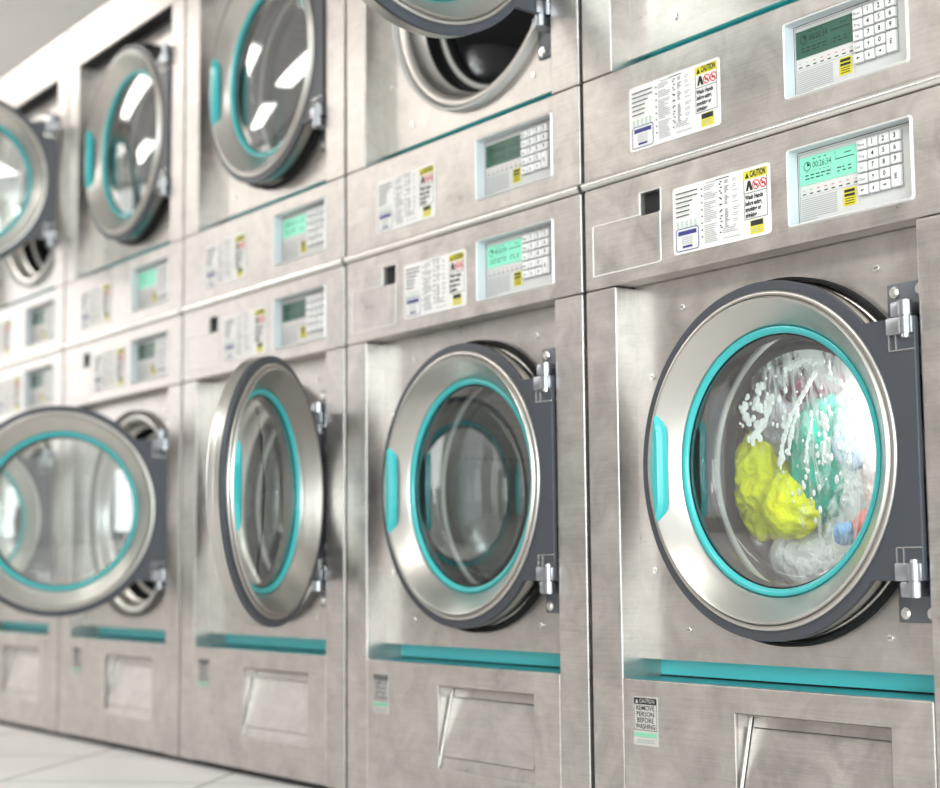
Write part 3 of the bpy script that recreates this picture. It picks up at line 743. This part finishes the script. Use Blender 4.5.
# ------------------------------------------------------------------ room
RX0, RX1, RY0, RY1, RZ = -8.0, 4.6, -4.2, .82, 2.72
def tile_mat():
    m, nt, b = new_mat('pale_floor_tiles'); N, L = nt.nodes, nt.links
    tc = N.new('ShaderNodeTexCoord'); mp = N.new('ShaderNodeMapping')
    mp.vector_type = 'POINT'
    mp.inputs['Rotation'].default_value = (0, 0, math.radians(-45))
    s = .485
    # lines x+y = -1.31 and x-y = -1.06 are grout lines
    ang = math.radians(-45)
    def rot(x, y): return (x * math.cos(ang) - y * math.sin(ang), x * math.sin(ang) + y * math.cos(ang))
    px, py = (-1.31 - 1.06) / 2, (-1.31 + 1.06) / 2
    rx, ry = rot(px, py)
    mp.inputs['Location'].default_value = (-rx + s * 40, -ry + s * 40, 0)
    L.new(tc.outputs['Object'], mp.inputs['Vector'])
    br = N.new('ShaderNodeTexBrick'); br.offset = 0; br.squash = 1
    br.inputs['Scale'].default_value = 1 ; br.inputs['Brick Width'].default_value = s; br.inputs['Row Height'].default_value = s
    br.inputs['Mortar Size'].default_value = .0045; br.inputs['Mortar Smooth'].default_value = .1; br.inputs['Bias'].default_value = 0
    br.inputs['Color1'].default_value = (.80, .77, .755, 1); br.inputs['Color2'].default_value = (.84, .81, .795, 1); br.inputs['Mortar'].default_value = (.22, .20, .19, 1)
    L.new(mp.outputs[0], br.inputs['Vector'])
    n = N.new('ShaderNodeTexNoise'); n.inputs['Scale'].default_value = 3; n.inputs['Detail'].default_value = 6
    L.new(tc.outputs['Object'], n.inputs['Vector'])
    mx = N.new('ShaderNodeMixRGB'); mx.blend_type = 'MULTIPLY'; mx.inputs[0].default_value = .25
    L.new(br.outputs['Color'], mx.inputs[1]); L.new(n.outputs['Fac'], mx.inputs[2]); L.new(mx.outputs[0], b.inputs['Base Color'])
    b.inputs['Roughness'].default_value = .4
    return m
M['tiles'] = tile_mat()
def wall_mat(name, col, rough=.7):
    m, nt, b = new_mat(name); N, L = nt.nodes, nt.links
    n = N.new('ShaderNodeTexNoise'); n.inputs['Scale'].default_value = 14; n.inputs['Detail'].default_value = 5
    c = N.new('ShaderNodeValToRGB'); c.color_ramp.elements[0].color = (*[k * .96 for k in col], 1); c.color_ramp.elements[1].color = (*col, 1)
    L.new(n.outputs['Fac'], c.inputs[0]); L.new(c.outputs[0], b.inputs['Base Color']); b.inputs['Roughness'].default_value = rough
    M[name] = m
wall_mat('ceiling_paint', (.72, .71, .70)); wall_mat('wall_paint', (.78, .77, .75)); wall_mat('wall_grey', (.40, .385, .375))
struct(MB('tiles').box(RX0, RX1, RY0, RY1, -.10, 0, 'tiles').build('floor'))
struct(MB('ceiling_paint').box(RX0, RX1, RY0, RY1, RZ, RZ + .1, 'ceiling_paint').build('ceiling'))
struct(MB('wall_paint').box(RX0, RX1, RY1, RY1 + .1, -.1, RZ + .1, 'wall_paint').build('wall_back'))
gy0, gy1, gz0, gz1 = -3.6, -.3, .3, 2.5
mb = MB('wall_paint'); mb.box(RX1, RX1 + .1, RY0, RY1 + .1, -.1, gz0); mb.box(RX1, RX1 + .1, RY0, RY1 + .1, gz1, RZ + .1); mb.box(RX1, RX1 + .1, RY0, gy0, gz0, gz1); mb.box(RX1, RX1 + .1, gy1, RY1 + .1, gz0, gz1)
struct(mb.build('wall_right'))
mb = MB('white_plastic')
for yy in (gy0, (gy0 + gy1) / 2 - .03, gy1 - .06): mb.box(RX1 + .02, RX1 + .08, yy, yy + .06, gz0, gz1)
mb.box(RX1 + .02, RX1 + .08, gy0, gy1, gz0, gz0 + .06); mb.box(RX1 + .02, RX1 + .08, gy0, gy1, gz1 - .06, gz1)
struct(mb.build('window_4'))
mb = MB('wall_paint'); y0, y1 = RY0, RY1 + .1
wy0, wy1, wz0, wz1 = -3.9, .10, 1.05, 2.62
mb.box(RX0 - .1, RX0, y0, y1, -.1, wz0); mb.box(RX0 - .1, RX0, y0, y1, wz1, RZ + .1); mb.box(RX0 - .1, RX0, y0, wy0, wz0, wz1); mb.box(RX0 - .1, RX0, wy1, y1, wz0, wz1)
struct(mb.build('wall_left'))
mb = MB('white_plastic')
for yy in (wy0, (wy0 * 2 + wy1) / 3, (wy0 + wy1 * 2) / 3, wy1 - .06): mb.box(RX0 - .08, RX0 - .02, yy, yy + .06, wz0, wz1)
mb.box(RX0 - .08, RX0 - .02, wy0, wy1, wz0, wz0 + .06); mb.box(RX0 - .08, RX0 - .02, wy0, wy1, wz1 - .06, wz1)
struct(mb.build('window_1'))
# wall across the aisle with two window bays
mb = MB('wall_grey'); fy0, fy1 = RY0 - .1, RY0
bays = [(-6.6, -5.4), (3.1, 4.4)]; bz0, bz1 = .25, 2.4
xs = RX0
for a, b in bays:
    mb.box(xs, a, fy0, fy1, -.1, RZ + .1); mb.box(a, b, fy0, fy1, -.1, bz0); mb.box(a, b, fy0, fy1, bz1, RZ + .1); xs = b
mb.box(xs, RX1, fy0, fy1, -.1, RZ + .1)
struct(mb.build('wall_front'))
for k, (a, b) in enumerate(bays):
    mb = MB('white_plastic')
    mb.box(a, a + .08, fy0, fy1 + .02, bz0, bz1); mb.box(b - .08, b, fy0, fy1 + .02, bz0, bz1); mb.box(a, b, fy0, fy1 + .02, bz1 - .08, bz1); mb.box(a, b, fy0, fy1 + .02, bz0, bz0 + .1)
    struct(mb.build('window_%d' % (k + 2)))

# ceiling lamps
M['lamp'] = plain('lamp_diffuser', (.9, .9, .9), .5, emit=(1., .97, .92), es=1.8)
M['lamp_frame'] = plain('lamp_frame', (.75, .75, .75), .4)
LAMPS = [(.15, -1.95), (-1.9, -2.2), (-3.9, -2.4), (-5.9, -2.4), (-4.2, -.75), (-6.0, -.75), (3.3, -2.0)]
lamp0 = None
for i, (x, y) in enumerate(LAMPS):
    if lamp0 is None:
        lamp0 = r = empty('ceiling_light', (0, 0, 0))
        MB('lamp_frame').box(-.64, .64, -.34, .34, -.02, 0).build('frame', r)
        MB('lamp').box(-.6, .6, -.3, .3, -.035, -.02).build('diffuser', r)
    else: r = copy_tree(lamp0)
    r.location = (x, y, RZ)
    top(r, 'flat white rectangular ceiling lamp above the aisle, outside the view', 'ceiling lamp', 'ceiling lamps over the aisle')
def area(name, loc, rot, sx, sy, power, col=(1, 1, 1)):
    d = bpy.data.lights.new(name, 'AREA'); d.shape = 'RECTANGLE'; d.size = sx; d.size_y = sy; d.energy = power; d.color = col
    o = bpy.data.objects.new(name, d); COL.objects.link(o); o.location = loc; o.rotation_euler = rot; return o
for i, (x, y) in enumerate(LAMPS): area('lamp_light', (x, y, RZ - .045), (0, 0, 0), 1.2, .6, (17, 17, 20, 19, 13, 12, 16)[i], (1., .96, .9))
area('window_light', (RX0 + .02, (wy0 + wy1) / 2, (wz0 + wz1) / 2), (0, math.radians(-90), 0), wz1 - wz0, wy1 - wy0, 37, (1., .985, .96))

area('window_light', (3.75, RY0 + .04, 1.15), (math.radians(90), 0, 0), 1.25, 1.75, 34, (.93, .985, 1.))
area('window_light', (RX1 - .03, (gy0 + gy1) / 2, 1.4), (0, math.radians(90), 0), 2.1, gy1 - gy0, 215, (.87, .985, 1.))
w = bpy.data.worlds.new('daylight'); S.world = w; w.use_nodes = True
bg = w.node_tree.nodes['Background']; bg.inputs[0].default_value = (.95, .97, 1., 1); bg.inputs[1].default_value = .9

# ------------------------------------------------------------------ camera
cd = bpy.data.cameras.new('camera'); cam = bpy.data.objects.new('camera', cd); COL.objects.link(cam)
r = Vector((.58046168, .81423684, -.0090893)); u = Vector((.09269898, -.05498628, .99417474)); f = Vector((-.80899391, .5779229, .10739636))
cam.matrix_world = Matrix(((r.x, u.x, -f.x, 2.14990407), (r.y, u.y, -f.y, -1.78099802), (r.z, u.z, -f.z, .46720934), (0, 0, 0, 1)))
cd.sensor_width = 36; cd.sensor_fit = 'HORIZONTAL'; cd.lens = 36 * 1622.75 / 940
cd.clip_start = .05; cd.clip_end = 60
cd.dof.use_dof = True; cd.dof.focus_distance = 2.45; cd.dof.aperture_fstop = 2.9
S.camera = cam
S.cycles.use_denoising = True
S.cycles.max_bounces = 10; S.cycles.transparent_max_bounces = 16
S.view_settings.view_transform = 'Standard'; S.view_settings.look = 'None'; S.view_settings.exposure = 0; S.view_settings.gamma = 1; S.view_settings.use_curve_mapping = False
